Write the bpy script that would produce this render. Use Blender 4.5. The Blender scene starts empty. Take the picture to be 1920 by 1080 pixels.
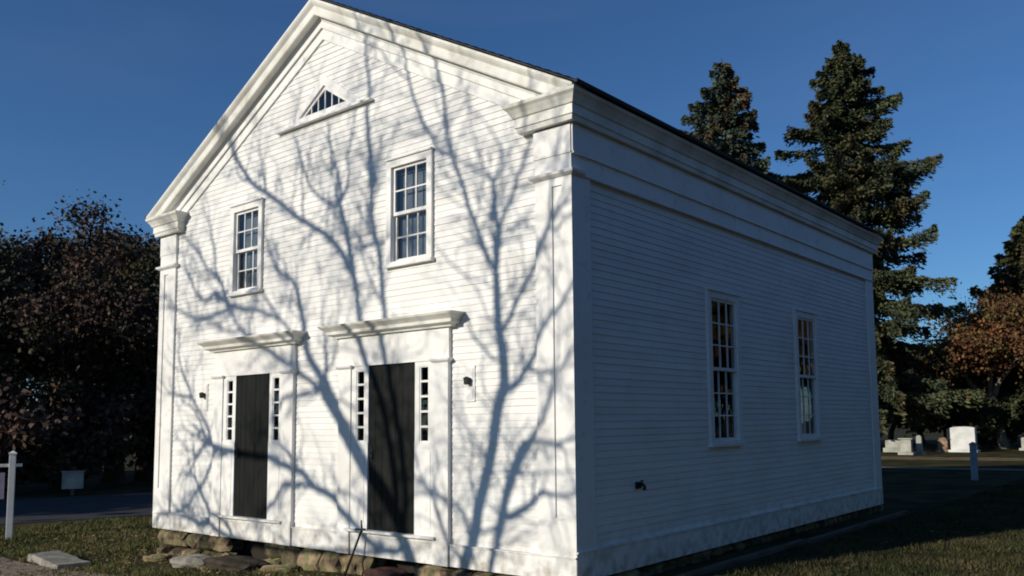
import bpy, bmesh, math, random
import numpy as np
from mathutils import Vector, Matrix, Euler
S = bpy.context.scene
col = S.collection
R = math.radians
# ------------------------------------------------------------------ camera
cd = bpy.data.cameras.new('camera'); cam = bpy.data.objects.new('camera', cd); col.objects.link(cam)
cam.location = (5.570, -7.339, 1.698); cam.rotation_euler = (1.6662, 0.0130, 0.6627)
cd.sensor_width = 36.0; cd.lens = 36.0*1604.0/1920.0
cd.shift_x = -0.050; cd.shift_y = 0.0505
cd.clip_start = 0.1; cd.clip_end = 2000
S.camera = cam
# ------------------------------------------------------------------ light
EL = 20.0; AZX, AZY = -0.313, -0.950            # where the sun stands
w = bpy.data.worlds.new('World'); S.world = w; w.use_nodes = True
nt = w.node_tree; bg = nt.nodes['Background']
sky = nt.nodes.new('ShaderNodeTexSky'); sky.sky_type = 'NISHITA'; sky.sun_disc = False
sky.sun_elevation = R(EL); sky.sun_rotation = math.atan2(AZX, AZY)
sky.altitude = 0; sky.air_density = 1.0; sky.dust_density = 0.3; sky.ozone_density = 2.5
tint = nt.nodes.new('ShaderNodeMix'); tint.data_type = 'RGBA'; tint.blend_type = 'MULTIPLY'; tint.inputs['Factor'].default_value = 1.0
tint.inputs['B'].default_value = (0.68, 1.11, 1.60, 1)          # a clear polarised late autumn sky is bluer
nt.links.new(sky.outputs[0], tint.inputs['A']); bg.inputs[1].default_value = 0.056
# a few very thin high wisps of cirrus
wc = nt.nodes.new('ShaderNodeTexCoord'); wm = nt.nodes.new('ShaderNodeMapping'); wm.inputs['Scale'].default_value = (1.2, 1.2, 7.0); wm.inputs['Rotation'].default_value = (.12, .2, 0)
wn = nt.nodes.new('ShaderNodeTexNoise'); wn.inputs['Scale'].default_value = 1.7; wn.inputs['Detail'].default_value = 7; wn.inputs['Distortion'].default_value = .6
wr = nt.nodes.new('ShaderNodeMapRange'); wr.inputs['From Min'].default_value = .50; wr.inputs['From Max'].default_value = .85; wr.inputs['To Max'].default_value = .06
wx = nt.nodes.new('ShaderNodeMix'); wx.data_type = 'RGBA'; wx.inputs['B'].default_value = (5.2, 6.4, 8.6, 1)
nt.links.new(wc.outputs['Generated'], wm.inputs[0]); nt.links.new(wm.outputs[0], wn.inputs['Vector']); nt.links.new(wn.outputs['Fac'], wr.inputs['Value'])
nt.links.new(wr.outputs[0], wx.inputs['Factor']); nt.links.new(tint.outputs['Result'], wx.inputs['A']); nt.links.new(wx.outputs['Result'], bg.inputs[0])
ce = math.cos(R(EL)); LD = Vector((-AZX*ce, -AZY*ce, -math.sin(R(EL)))).normalized()   # travel direction
sl = bpy.data.lights.new('sun', 'SUN'); sl.energy = 4.25; sl.angle = R(0.5); sl.color = (1.0, 0.92, 0.775)
so = bpy.data.objects.new('sun', sl); col.objects.link(so); so.rotation_euler = LD.to_track_quat('-Z', 'Y').to_euler()
S.view_settings.view_transform = 'Standard'; S.view_settings.look = 'None'
S.view_settings.exposure = 0.0; S.view_settings.gamma = 1.0
S.cycles.filter_width = 1.9; S.cycles.max_bounces = 6; S.cycles.transparent_max_bounces = 12
random.seed(7); RNG = np.random.default_rng(7)
W, D, H = 9.05, 10.03, 5.0
XC = -W/2
# ------------------------------------------------------------------ helpers
def tag(o, label=None, cat=None, group=None, kind=None):
    if label: o['label'] = label
    if cat: o['category'] = cat
    if group: o['group'] = group
    if kind: o['kind'] = kind
    return o
def empty(name, loc=(0, 0, 0), rz=0):
    o = bpy.data.objects.new(name, None); col.objects.link(o); o.location = loc; o.rotation_euler.z = rz
    o.empty_display_size = 0.2
    return o
class MB:
    def __init__(s): s.v = []; s.f = []
    def box(s, a, b):
        (x0, y0, z0), (x1, y1, z1) = a, b
        x0, x1 = sorted((x0, x1)); y0, y1 = sorted((y0, y1)); z0, z1 = sorted((z0, z1))
        n = len(s.v)
        s.v += [(x0,y0,z0),(x1,y0,z0),(x1,y1,z0),(x0,y1,z0),(x0,y0,z1),(x1,y0,z1),(x1,y1,z1),(x0,y1,z1)]
        s.f += [tuple(n+i for i in q) for q in ((0,3,2,1),(4,5,6,7),(0,1,5,4),(1,2,6,5),(2,3,7,6),(3,0,4,7))]
        return s
    def raw(s, vs, fs):
        n = len(s.v); s.v += [tuple(v) for v in vs]; s.f += [tuple(n+i for i in f) for f in fs]; return s
    def loft(s, rings, cap=True, closed=True):          # rings of equal length
        n = len(s.v); k = len(rings[0])
        for r in rings: s.v += [tuple(p) for p in r]
        for i in range(len(rings)-1):
            for j in range(k if closed else k-1):
                a = n+i*k+j; b = n+i*k+(j+1) % k
                s.f.append((a, b, b+k, a+k))
        if cap:
            s.f.append(tuple(n+j for j in range(k))[::-1]); s.f.append(tuple(n+(len(rings)-1)*k+j for j in range(k)))
        return s
    def tube(s, pts, rad, sides=6, cap=True):
        pts = [Vector(p) for p in pts]; rings = []; up = None
        for i, p in enumerate(pts):
            d = (pts[min(i+1, len(pts)-1)] - pts[max(i-1, 0)])
            if d.length < 1e-6: d = Vector((0, 0, 1))
            d.normalize()
            if up is None: up = d.orthogonal().normalized()
            else:
                up = up - d*up.dot(d)
                up = up.normalized() if up.length > 1e-5 else d.orthogonal().normalized()
            q = d.cross(up); r = rad[i] if hasattr(rad, '__len__') else rad
            rings.append([p + (up*math.cos(2*math.pi*j/sides) + q*math.sin(2*math.pi*j/sides))*r for j in range(sides)])
        return s.loft(rings, cap)
    def build(s, name, mat, parent=None, smooth=False, bevel=0):
        me = bpy.data.meshes.new(name); me.from_pydata(s.v, [], s.f); me.update()
        bm = bmesh.new(); bm.from_mesh(me); bmesh.ops.recalc_face_normals(bm, faces=bm.faces); bm.to_mesh(me); bm.free()
        o = bpy.data.objects.new(name, me); col.objects.link(o); me.materials.append(mat)
        if parent: o.parent = parent
        if smooth:
            me.polygons.foreach_set('use_smooth', [True]*len(me.polygons))
        if bevel:
            m = o.modifiers.new('bevel', 'BEVEL'); m.width = bevel; m.segments = 2; m.limit_method = 'ANGLE'
        return o
def quads(name, V, mat, parent=None):                    # V: (n,k,3) faces
    n, k = V.shape[:2]
    me = bpy.data.meshes.new(name)
    me.vertices.add(n*k); me.vertices.foreach_set('co', V.reshape(-1).astype(np.float32))
    me.loops.add(n*k); me.loops.foreach_set('vertex_index', np.arange(n*k, dtype=np.int32))
    me.polygons.add(n); me.polygons.foreach_set('loop_start', np.arange(0, n*k, k, dtype=np.int32))
    try: me.polygons.foreach_set('loop_total', np.full(n, k, dtype=np.int32))
    except Exception: pass
    me.update(calc_edges=True); me.validate()
    me.materials.append(mat)
    o = bpy.data.objects.new(name, me); col.objects.link(o)
    if parent: o.parent = parent
    return o
# ------------------------------------------------------------------ materials
def mat(name, c, rough=0.6, c2=None, scale=3.0, detail=6, bump=0.0, bscale=40, spec=0.4, stretch=None, lo=0.35, hi=0.65, island=None, c3=None, s3=None, lo3=.5, hi3=.7, splash=False):
    m = bpy.data.materials.new(name); m.use_nodes = True; n = m.node_tree; L = n.links
    b = n.nodes['Principled BSDF']; b.inputs['Roughness'].default_value = rough
    b.inputs['Specular IOR Level'].default_value = spec
    b.inputs['Base Color'].default_value = (*c, 1)
    tc = n.nodes.new('ShaderNodeTexCoord'); src = tc.outputs['Object']
    if stretch:
        mp = n.nodes.new('ShaderNodeMapping'); mp.inputs['Scale'].default_value = stretch; L.new(src, mp.inputs[0]); src2 = mp.outputs[0]
    else: src2 = src
    last = None
    if c2:
        t = n.nodes.new('ShaderNodeTexNoise'); t.inputs['Scale'].default_value = scale; t.inputs['Detail'].default_value = detail
        L.new(src2, t.inputs['Vector'])
        r = n.nodes.new('ShaderNodeMapRange'); r.inputs['From Min'].default_value = lo; r.inputs['From Max'].default_value = hi; r.clamp = True
        L.new(t.outputs['Fac'], r.inputs['Value'])
        mx = n.nodes.new('ShaderNodeMix'); mx.data_type = 'RGBA'; mx.inputs['A'].default_value = (*c, 1); mx.inputs['B'].default_value = (*c2, 1)
        L.new(r.outputs[0], mx.inputs['Factor']); last = mx.outputs['Result']
    if c3:
        t = n.nodes.new('ShaderNodeTexNoise'); t.inputs['Scale'].default_value = s3 or scale*4; t.inputs['Detail'].default_value = 4
        L.new(src, t.inputs['Vector'])
        r = n.nodes.new('ShaderNodeMapRange'); r.inputs['From Min'].default_value = lo3; r.inputs['From Max'].default_value = hi3; r.clamp = True
        L.new(t.outputs['Fac'], r.inputs['Value'])
        mx = n.nodes.new('ShaderNodeMix'); mx.data_type = 'RGBA'; mx.inputs['B'].default_value = (*c3, 1)
        L.new(last, mx.inputs['A']); L.new(r.outputs[0], mx.inputs['Factor']); last = mx.outputs['Result']
    if island:
        g = n.nodes.new('ShaderNodeNewGeometry'); hs = n.nodes.new('ShaderNodeHueSaturation')
        r = n.nodes.new('ShaderNodeMapRange'); r.inputs['To Min'].default_value = 1-island; r.inputs['To Max'].default_value = 1+island
        L.new(g.outputs['Random Per Island'], r.inputs['Value']); L.new(r.outputs[0], hs.inputs['Value'])
        if last: L.new(last, hs.inputs['Color'])
        else: hs.inputs['Color'].default_value = (*c, 1)
        last = hs.outputs[0]
    if splash and last:                              # mud splashed up from the ground
        sp = n.nodes.new('ShaderNodeSeparateXYZ'); L.new(src, sp.inputs[0])
        hr = n.nodes.new('ShaderNodeMapRange'); hr.inputs['From Min'].default_value = .55; hr.inputs['From Max'].default_value = -.02; hr.inputs['To Min'].default_value = 0; hr.inputs['To Max'].default_value = .9
        L.new(sp.outputs['Z'], hr.inputs['Value'])
        t = n.nodes.new('ShaderNodeTexNoise'); t.inputs['Scale'].default_value = 7; t.inputs['Detail'].default_value = 9; L.new(src, t.inputs['Vector'])
        r = n.nodes.new('ShaderNodeMapRange'); r.inputs['From Min'].default_value = .40; r.inputs['From Max'].default_value = .72; L.new(t.outputs['Fac'], r.inputs['Value'])
        ml = n.nodes.new('ShaderNodeMath'); ml.operation = 'MULTIPLY'; L.new(hr.outputs[0], ml.inputs[0]); L.new(r.outputs[0], ml.inputs[1])
        mx = n.nodes.new('ShaderNodeMix'); mx.data_type = 'RGBA'; mx.inputs['B'].default_value = (.30, .25, .18, 1)
        L.new(last, mx.inputs['A']); L.new(ml.outputs[0], mx.inputs['Factor']); last = mx.outputs['Result']
    if last: L.new(last, b.inputs['Base Color'])
    if bump:
        t = n.nodes.new('ShaderNodeTexNoise'); t.inputs['Scale'].default_value = bscale; t.inputs['Detail'].default_value = 6
        L.new(src2, t.inputs['Vector'])
        bp = n.nodes.new('ShaderNodeBump'); bp.inputs['Strength'].default_value = bump; bp.inputs['Distance'].default_value = 0.02
        L.new(t.outputs['Fac'], bp.inputs['Height']); L.new(bp.outputs[0], b.inputs['Normal'])
    return m
M = {}
M['paint'] = mat('white_clapboard_paint', (.80,.79,.77), .55, (.70,.68,.65), 1.6, 8, .15, 30, .3, (.6,.6,2.0), .45, .8, island=.03, c3=(.71,.69,.66), s3=3, lo3=.56, hi3=.8, splash=True)
M['trim'] = mat('white_trim_paint', (.82,.81,.79), .5, (.72,.70,.67), 1.4, 8, .08, 25, .3, None, .45, .75, c3=(.60,.57,.53), s3=6, lo3=.58, hi3=.78, splash=True)
M['cornice'] = mat('weathered_cornice_paint', (.78,.77,.72), .55, (.60,.58,.51), 2.2, 8, .12, 25, .3, None, .42, .66)
M['door'] = mat('black_door_paint', (.0065,.008,.0072), .55, (.011,.0125,.011), 3, 6, .1, 30, .15, (6,6,.7))
M['roof'] = mat('dark_asphalt_shingles', (.035,.035,.038), .9, (.06,.058,.056), 6, 6, .4, 40)
M['stone'] = mat('fieldstone', (.27,.20,.12), .9, (.06,.045,.03), 5, 8, .9, 14, .2, None, .38, .6, island=.45, c3=(.13,.13,.06), s3=7, lo3=.48, hi3=.62)
M['granite'] = mat('grey_granite', (.33,.31,.27), .85, (.17,.155,.13), 6, 8, .5, 30, .2)
M['redstone'] = mat('dark_red_stone', (.07,.03,.025), .9, (.03,.02,.02), 6, 8, .6, 18, .2)
M['white_stone'] = mat('white_marble', (.66,.66,.66), .6, (.50,.51,.49), 2.5, 6, .15, 20, .3)
M['grey_stone'] = mat('grey_headstone', (.42,.42,.38), .8, (.27,.27,.23), 3, 6, .3, 20, .3)
M['brown_stone'] = mat('brown_headstone', (.32,.22,.15), .8, (.18,.12,.08), 3, 6, .3, 20, .3)
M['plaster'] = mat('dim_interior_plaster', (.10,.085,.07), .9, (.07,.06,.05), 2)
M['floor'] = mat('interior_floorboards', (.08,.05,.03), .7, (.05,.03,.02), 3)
M['iron'] = mat('black_iron', (.012,.011,.011), .5)
M['dark'] = mat('crawlspace_soil', (.02,.016,.012), .95)
M['bark'] = mat('grey_bark', (.16,.13,.10), .95, (.08,.065,.05), 5, 8, .8, 14, .1, (2,2,.5))
M['bark_dark'] = mat('dark_bark', (.07,.055,.045), .95, (.035,.03,.025), 4, 6, .6, 10, .1)
M['bark_pale'] = mat('pale_bark', (.22,.20,.16), .9, (.12,.11,.09), 4, 6, .5, 10, .1)
M['wood'] = mat('weathered_grey_timber', (.16,.13,.11), .9, (.09,.075,.06), 4, 8, .4, 20, .1, (4,.5,4))
M['post'] = mat('white_painted_post', (.72,.72,.72), .5, (.6,.6,.6), 4)
M['ground'] = mat('lawn_soil', (.055,.055,.022), .95, (.028,.024,.014), 1.3, 8, .9, 25, .05, None, .38, .62, c3=(.09,.07,.035), s3=.5, lo3=.5, hi3=.75)
M['asphalt'] = mat('old_asphalt', (.055,.055,.062), .9, (.038,.038,.042), 3, 8, .4, 60, .2)
M['walk'] = mat('sandy_pavement', (.26,.22,.17), .9, (.18,.15,.12), 5, 8, .5, 60, .1)
M['dirt'] = mat('sandy_dirt', (.22,.17,.10), .95, (.10,.08,.045), 3, 8, .6, 30, .05)
def leafmat(name, c, c2, scale, c3, s3=1.0, island=.4):
    m = mat(name, c, .75, c2, scale, 3, 0, 40, .15, None, .42, .58, island=island, c3=c3, s3=s3, lo3=.5, hi3=.62)
    return m
M['spruce'] = leafmat('spruce_needles', (.085,.095,.045), (.045,.060,.034), .9, (.085,.07,.035), .5)
M['spruce_blue'] = leafmat('blue_green_needles', (.08,.10,.065), (.045,.065,.05), .9, (.12,.08,.045), .45)
M['rust'] = leafmat('rust_leaves', (.17,.078,.034), (.085,.042,.022), .9, (.11,.09,.035), .6)
M['woods_brown'] = leafmat('dark_brown_leaves', (.085,.052,.040), (.048,.034,.028), .6, (.058,.050,.028), .4)
M['woods_green'] = leafmat('dark_green_leaves', (.056,.052,.030), (.034,.035,.024), .6, (.075,.048,.030), .4)
M['woods_ochre'] = leafmat('ochre_leaves', (.14,.085,.03), (.06,.042,.02), .6, (.07,.06,.026), .4)
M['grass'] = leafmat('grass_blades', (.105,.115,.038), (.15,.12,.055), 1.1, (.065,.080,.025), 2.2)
M['shade_toned_grass'] = leafmat('shade_toned_grass_blades', (.048,.056,.020), (.070,.060,.028), 1.1, (.026,.034,.012), 1.6)  # grass colours darkened, dappled tree shade painted in
M['litter'] = leafmat('fallen_leaves', (.24,.15,.06), (.12,.075,.035), 3, (.32,.24,.12), 5)
# glass: thin clear pane that lets the sun in
def glass():
    m = bpy.data.materials.new('window_glass'); m.use_nodes = True; n = m.node_tree; L = n.links
    for x in list(n.nodes):
        if x.type != 'OUTPUT_MATERIAL': n.nodes.remove(x)
    o = [x for x in n.nodes if x.type == 'OUTPUT_MATERIAL'][0]
    tr = n.nodes.new('ShaderNodeBsdfTransparent'); tr.inputs[0].default_value = (.86,.9,.9,1)
    gl = n.nodes.new('ShaderNodeBsdfGlossy'); gl.inputs['Roughness'].default_value = .02; gl.inputs['Color'].default_value = (1,1,1,1)
    lw = n.nodes.new('ShaderNodeLayerWeight'); p5 = n.nodes.new('ShaderNodeMath'); p5.operation = 'POWER'; p5.inputs[1].default_value = 5
    fr = n.nodes.new('ShaderNodeMath'); fr.operation = 'MULTIPLY_ADD'; fr.inputs[1].default_value = .88; fr.inputs[2].default_value = .085   # Schlick, both faces of the pane
    L.new(lw.outputs['Facing'], p5.inputs[0]); L.new(p5.outputs[0], fr.inputs[0])
    no = n.nodes.new('ShaderNodeTexNoise'); no.inputs['Scale'].default_value = 3; tc = n.nodes.new('ShaderNodeTexCoord')
    L.new(tc.outputs['Object'], no.inputs['Vector'])
    bp = n.nodes.new('ShaderNodeBump'); bp.inputs['Strength'].default_value = .25; bp.inputs['Distance'].default_value = .02
    L.new(no.outputs['Fac'], bp.inputs['Height']); L.new(bp.outputs[0], gl.inputs['Normal'])
    mx = n.nodes.new('ShaderNodeMixShader'); L.new(fr.outputs[0], mx.inputs[0]); L.new(tr.outputs[0], mx.inputs[1]); L.new(gl.outputs[0], mx.inputs[2])
    L.new(mx.outputs[0], o.inputs[0]); return m
M['glass'] = glass()
# ------------------------------------------------------------------ terrain
def sm(a, b, t):
    t = min(1, max(0, (t-a)/(b-a))); return t*t*(3-2*t)
def gz(x, y):
    g = -0.47 + 0.33*min(1, max(0, (x+9.0)/8.5))
    k = sm(13, 24, y)*sm(-40, -22, x)
    return g*(1-k) + (-0.12)*k
def axis(lo, hi, step, far):
    a = list(np.arange(lo, hi+1e-6, step)); s = step; x = hi
    while x < far: s *= 1.4; x += s; a.append(x)
    s = step; x = lo
    while x > -far: s *= 1.4; x -= s; a.insert(0, x)
    return a
def sheet(name, xs, ys, dz, m, bump=0, tr=None):
    b = MB(); nx = len(xs)
    for y in ys:
        for x in xs:
            X, Y = tr(x, y) if tr else (x, y)
            b.v.append((X, Y, gz(X, Y)+dz))
    for j in range(len(ys)-1):
        for i in range(nx-1):
            a = j*nx+i; b.f.append((a, a+1, a+1+nx, a+nx))
    o = b.build(name, m, smooth=True); tag(o, kind='structure'); return o
sheet('ground', axis(-42, 22, .75, 700), axis(-24, 62, .75, 700), 0, M['ground'])
# lane passing left behind the meeting house, in the shade of the woods
def strip(p0, p1, half, name, m, dz=.012, wob=0.0, n=80):
    p0 = Vector(p0); p1 = Vector(p1); d = (p1-p0); L = d.length; d.normalize(); q = Vector((-d.y, d.x))
    b = MB(); k = 9
    for i in range(n+1):
        c = p0 + d*(L*i/n)
        for j in range(k):
            o = (j/(k-1)*2-1)
            wv = half*(1+wob*math.sin(i*1.7+o*2)*(1 if abs(o) > .9 else 0))
            P = c + q*(o*wv)
            b.v.append((P.x, P.y, gz(P.x, P.y)+dz))
    for i in range(n):
        for j in range(k-1):
            a = i*k+j; b.f.append((a, a+1, a+1+k, a+k))
    o = b.build(name, m, smooth=True); tag(o, kind='structure'); return o
strip((-26, -14), (-12.5, 24), 4.0, 'road', M['asphalt'], n=160)
strip((-40, 22.2), (40, 27.5), .45, 'path', M['walk'], n=160)
strip((-60, 28.5), (60, 36.6), 1.5, 'cemetery_road', M['dirt'], n=160)
# sandy pavement at the near left corner
sheet('pavement', list(np.arange(-16, -4.4, .5)), list(np.arange(-13, -1.4, .5)), .014, M['walk'],
      tr=lambda x, y: (x, y+.25*math.sin(x*.7)+.12*(-9.5-x if x < -9.5 else (x+9.5)*-.9)))
# ------------------------------------------------------------------ meeting house
house = empty('meeting_house', (XC, 0, 0))
tag(house, 'large white clapboard meeting house with gabled front and two black doors', 'building')
def hb(b, name, m, parent=None, **k):
    o = b.build(name, m, parent or house, **k)
    if parent is None: o.matrix_parent_inverse = Matrix.Translation((-XC, 0, 0))
    return o
def sub(b, name, m, par, **k):                     # par keeps world coordinates already
    return b.build(name, m, par, **k)
def ztop(x): return 7.86 - .53*abs(x-XC)
# openings on the front: (x0,x1,z0,z1)
DOORS = [(-2.96, 'right'), (-6.12, 'left')]
UPW = [(-2.65), (-6.40)]
front_holes = [(c-1.03, c+1.03, 0, 2.86) for c, _ in DOORS] + [(c-.44, c+.44, 3.76, 5.16) for c in UPW]
TRI = (-4.50, 6.10, 1.0)                          # centre, base z, half width
side_holes = [(y0-.47, y0+.47, 1.33, 3.46) for y0 in (3.52, 6.50)]
EXP = .082
def intervals(a, b, z, holes, skip_mid=True):
    iv = [(a, b)]
    for (h0, h1, z0, z1) in holes:
        if z0 < z < z1:
            nv = []
            for (p, q) in iv:
                if h1 <= p or h0 >= q: nv.append((p, q)); continue
                if h0 > p: nv.append((p, h0))
                if h1 < q: nv.append((h1, q))
            iv = nv
    return iv
def clap(b, p, q, z, place):
    # one lapped board from p to q, exposed EXP; sometimes jointed
    segs = []; x = p
    while q-x > 4.2:
        L = random.uniform(1.8, 4.0)
        if q-(x+L) < .5: break
        segs.append((x, x+L-.002)); x += L
    segs.append((x, q))
    for (u0, u1) in segs:
        j = random.uniform(-.0015, .0015); t = .0105+random.uniform(-.0018, .0018)
        prof = [(t+.003, z+j), (.003, z+EXP+.012), (0, z+EXP+.012), (0, z+j)]
        jj = random.uniform(-.0028, .0028)
        rings = [[place(u, o, zz+(jj if u == u1 else -jj)*(1 if zz < z+.02 else 0)) for (o, zz) in prof] for u in (u0, u1)]
        b.loft(rings)
cf = MB(); z = .24
while z < 7.7:
    zm = z+EXP*.5
    half = (7.86-zm-.30)/.53
    a = max(-W+.50, XC-half); c = min(-.50, XC+half)
    if c > a:
        holes = list(front_holes)
        if zm > TRI[1]-.02:
            hw = (6.69-zm)/.66
            if hw > 0 and zm > 6.17: holes.append((TRI[0]-hw, TRI[0]+hw, 0, 9))
        for p, q in intervals(a, c, zm, holes):
            if q-p > .02: clap(cf, p, q, z, lambda u, o, zz: (u, .045-o, zz))
    z += EXP
wall_f = hb(cf, 'front_wall', M['paint'])
cs = MB(); z = .30
while z < 4.45:
    for p, q in intervals(.33, D-.33, z+EXP*.5, side_holes): clap(cs, p, q, z, lambda u, o, zz: (-.045+o, u, zz))
    z += EXP
wall_s = hb(cs, 'side_wall', M['paint'])
cs = MB(); z = .30
while z < 4.45:
    for p, q in intervals(.33, D-.33, z+EXP*.5, side_holes): clap(cs, p, q, z, lambda u, o, zz: (-W+.045-o, u, zz))
    z += EXP
hb(cs, 'side_wall', M['paint'])
cs = MB(); z = .30
while z < 7.7:
    half = (7.86-z-EXP*.5-.30)/.53
    a = max(-W+.4, XC-half); c = min(-.4, XC+half)
    if c > a: clap(cs, a, c, z, lambda u, o, zz: (u, D-.045+o, zz))
    z += EXP
hb(cs, 'rear_wall', M['paint'])
# sheathing behind the boards (dark plaster inside), with the same openings
def panel(b, a, c, z0, z1, holes, place):
    zs = sorted({z0, z1, *[h[2] for h in holes if z0 < h[2] < z1], *[h[3] for h in holes if z0 < h[3] < z1]})
    for k in range(len(zs)-1):
        for p, q in intervals(a, c, (zs[k]+zs[k+1])/2, holes):
            v0 = place(p, zs[k]); v1 = place(q, zs[k+1]); b.box(v0[0], v1[1])
sh = MB()
def fr_place(u, z): return ((u, .050, z), (u, .12, z))
panel(sh, -W+.13, -.13, .02, 4.98, front_holes, fr_place)
panel(sh, .05, D-.05, .02, 4.98, side_holes, lambda u, z: ((-.12, u, z), (-.050, u, z)))
panel(sh, .05, D-.05, .02, 4.98, side_holes, lambda u, z: ((-W+.050, u, z), (-W+.12, u, z)))
panel(sh, -W+.13, -.13, .02, 4.98, [], lambda u, z: ((u, D-.12, z), (u, D-.05, z)))
sh.box((-W+.121, .121, 4.985), (-.121, D-.121, 5.03))                  # ceiling
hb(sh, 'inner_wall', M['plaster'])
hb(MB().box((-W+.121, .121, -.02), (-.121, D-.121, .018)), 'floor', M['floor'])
# corner posts / pilasters
PW = .52
for s in (0, 1):
    x1 = 0 if s == 0 else -W; dx = -1 if s == 0 else 1
    b = MB()
    # front face with a narrow sunk panel: rails and stiles at y=0..; solid behind at y=.02
    pa, pb = .14, .28
    b.box((x1, .018, .02), (x1+dx*PW, .10, 4.99))
    b.box((x1, 0, .02), (x1+dx*pa, .018, 4.99)); b.box((x1+dx*pb, 0, .02), (x1+dx*PW, .018, 4.99))
    b.box((x1+dx*pa, 0, .02), (x1+dx*pb, .018, .66)); b.box((x1+dx*pa, 0, 4.32), (x1+dx*pb, .018, 4.99))
    b.box((x1, .10, .02), (x1+dx*.10, .35, 4.44)); b.box((x1, .10, 4.44), (x1+dx*.06, .35, 4.99))
    hb(b, 'corner_pilaster', M['trim'])
    b = MB().box((x1, D-.35, .02), (x1+dx*.10, D, 4.44)); b.box((x1+dx*.10, D-.06, .02), (x1+dx*.45, D, 4.99))
    hb(b, 'corner_board', M['trim'])
def nrm(a, b):
    d = Vector((b[0]-a[0], b[1]-a[1])).normalized(); return Vector((d.y, -d.x))
def sweep(b, path, prof):
    n = len(path); rings = []
    for i, p in enumerate(path):
        if i == 0: o = nrm(path[0], path[1]); k = 1
        elif i == n-1: o = nrm(path[-2], path[-1]); k = 1
        else:
            a = nrm(path[i-1], path[i]); c = nrm(path[i], path[i+1]); o = (a+c).normalized(); k = 1/max(.3, o.dot(a))
        rings.append([(p[0]+o.x*e*k, p[1]+o.y*e*k, zz) for (e, zz) in prof])
    b.loft(rings); return b
# water table boards (2 mm proud)
b = MB()
b.box((-W+.02, -.004, .0), (-.0, .05, .245)); b.box((-W+.02, -.018, .245), (-.0, .05, .262))
b.box((-.05, .004, .0), (.004, D, .30)); b.box((-.05, .004, .30), (.018, D, .318))
b.box((-W-.004, .004, .0), (-W+.05, D, .30)); b.box((-W+.02, D-.05, .0), (-.02, D+.004, .26))
hb(b, 'water_table', M['trim'])
# side frieze and architrave, both long walls
for s in (0, 1):
    X = lambda e: (e if s == 0 else -W-e)
    b = MB(); b.box((X(-.06), .004, 4.665), (X(.022), D, 5.0)); b.box((X(-.06), .35, 4.44), (X(.006), D, 4.665))
    b.box((X(-.02), .004, 4.655), (X(.034), D, 4.675)); b.box((X(-.02), .004, 4.43), (X(.024), D, 4.452))
    hb(b, 'frieze', M['trim'])
for s in (0, 1):                                    # capital band + necking on the front
    x1 = 0 if s == 0 else -W; dx = -1 if s == 0 else 1
    b = MB(); b.box((x1, -.012, 4.665), (x1+dx*(PW+.01), .05, 4.99))
    nk = [(0, 4.41), (.015, 4.415), (.05, 4.44), (.058, 4.468), (0, 4.475)]
    if s == 0: sweep(b, [(x1-PW-.01, .05), (x1-PW-.01, -.002), (x1+.002, -.002), (x1+.002, .20)], nk)
    else: sweep(b, [(x1-.002, .20), (x1-.002, -.002), (x1+PW+.01, -.002), (x1+PW+.01, .05)], nk)
    hb(b, 'pilaster_capital', M['trim'])
# eave cornice with returns (mitred sweep)
EP = [(-.05, 5.005), (.075, 5.005), (.085, 5.06), (.10, 5.065), (.10, 5.17), (.118, 5.178), (.135, 5.215), (.165, 5.262), (.195, 5.29), (.20, 5.325), (-.05, 5.345)]
sweepR = MB(); sweep(sweepR, [(-.64, .12), (-.64, 0), (0, 0), (0, D), (-.6, D)], EP); hb(sweepR, 'eave_cornice', M['cornice'])
sweepL = MB(); sweep(sweepL, [(-W+.6, D), (-W, D), (-W, 0), (-W+.64, 0), (-W+.64, .12)], EP); hb(sweepL, 'eave_cornice', M['cornice'])
def trim_below(o, z):
    bm = bmesh.new(); bm.from_mesh(o.data)
    bmesh.ops.bisect_plane(bm, geom=bm.verts[:]+bm.edges[:]+bm.faces[:], plane_co=(0, 0, z), plane_no=(0, 0, 1), clear_inner=True)
    bmesh.ops.holes_fill(bm, edges=bm.edges[:]); bm.to_mesh(o.data); bm.free()
# rake cornice: (out, vertical drop from roof top line)
RP = [(-.04, .012), (.20, .012), (.20, .045), (.185, .075), (.165, .10), (.15, .118), (.145, .235), (.135, .25), (-.04, .25)]
RF = [(-.04, .245), (.045, .245), (.04, .275), (.022, .30), (.020, .40), (-.01, .402), (-.01, .565), (-.045, .57)]
for (ybase, sg) in ((0, 1), (D, -1)):
    for s in (-1, 1):
        b = MB()
        def end(x, prof, hw): return [(x, ybase-sg*e, 7.86-.53*abs(x-XC)-v) for (e, v) in prof]
        b.loft([end(XC, RP, 0), end(XC+s*4.70, RP, 0)])
        o = hb(b, 'rake_cornice', M['cornice']); trim_below(o, 5.333)
        b = MB(); b.loft([end(XC, [(e, v) for e, v in RF], 0), end(XC+s*4.15, RF, 0)])
        trim_below(hb(b, 'rake_frieze', M['trim']), 5.30)
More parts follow.
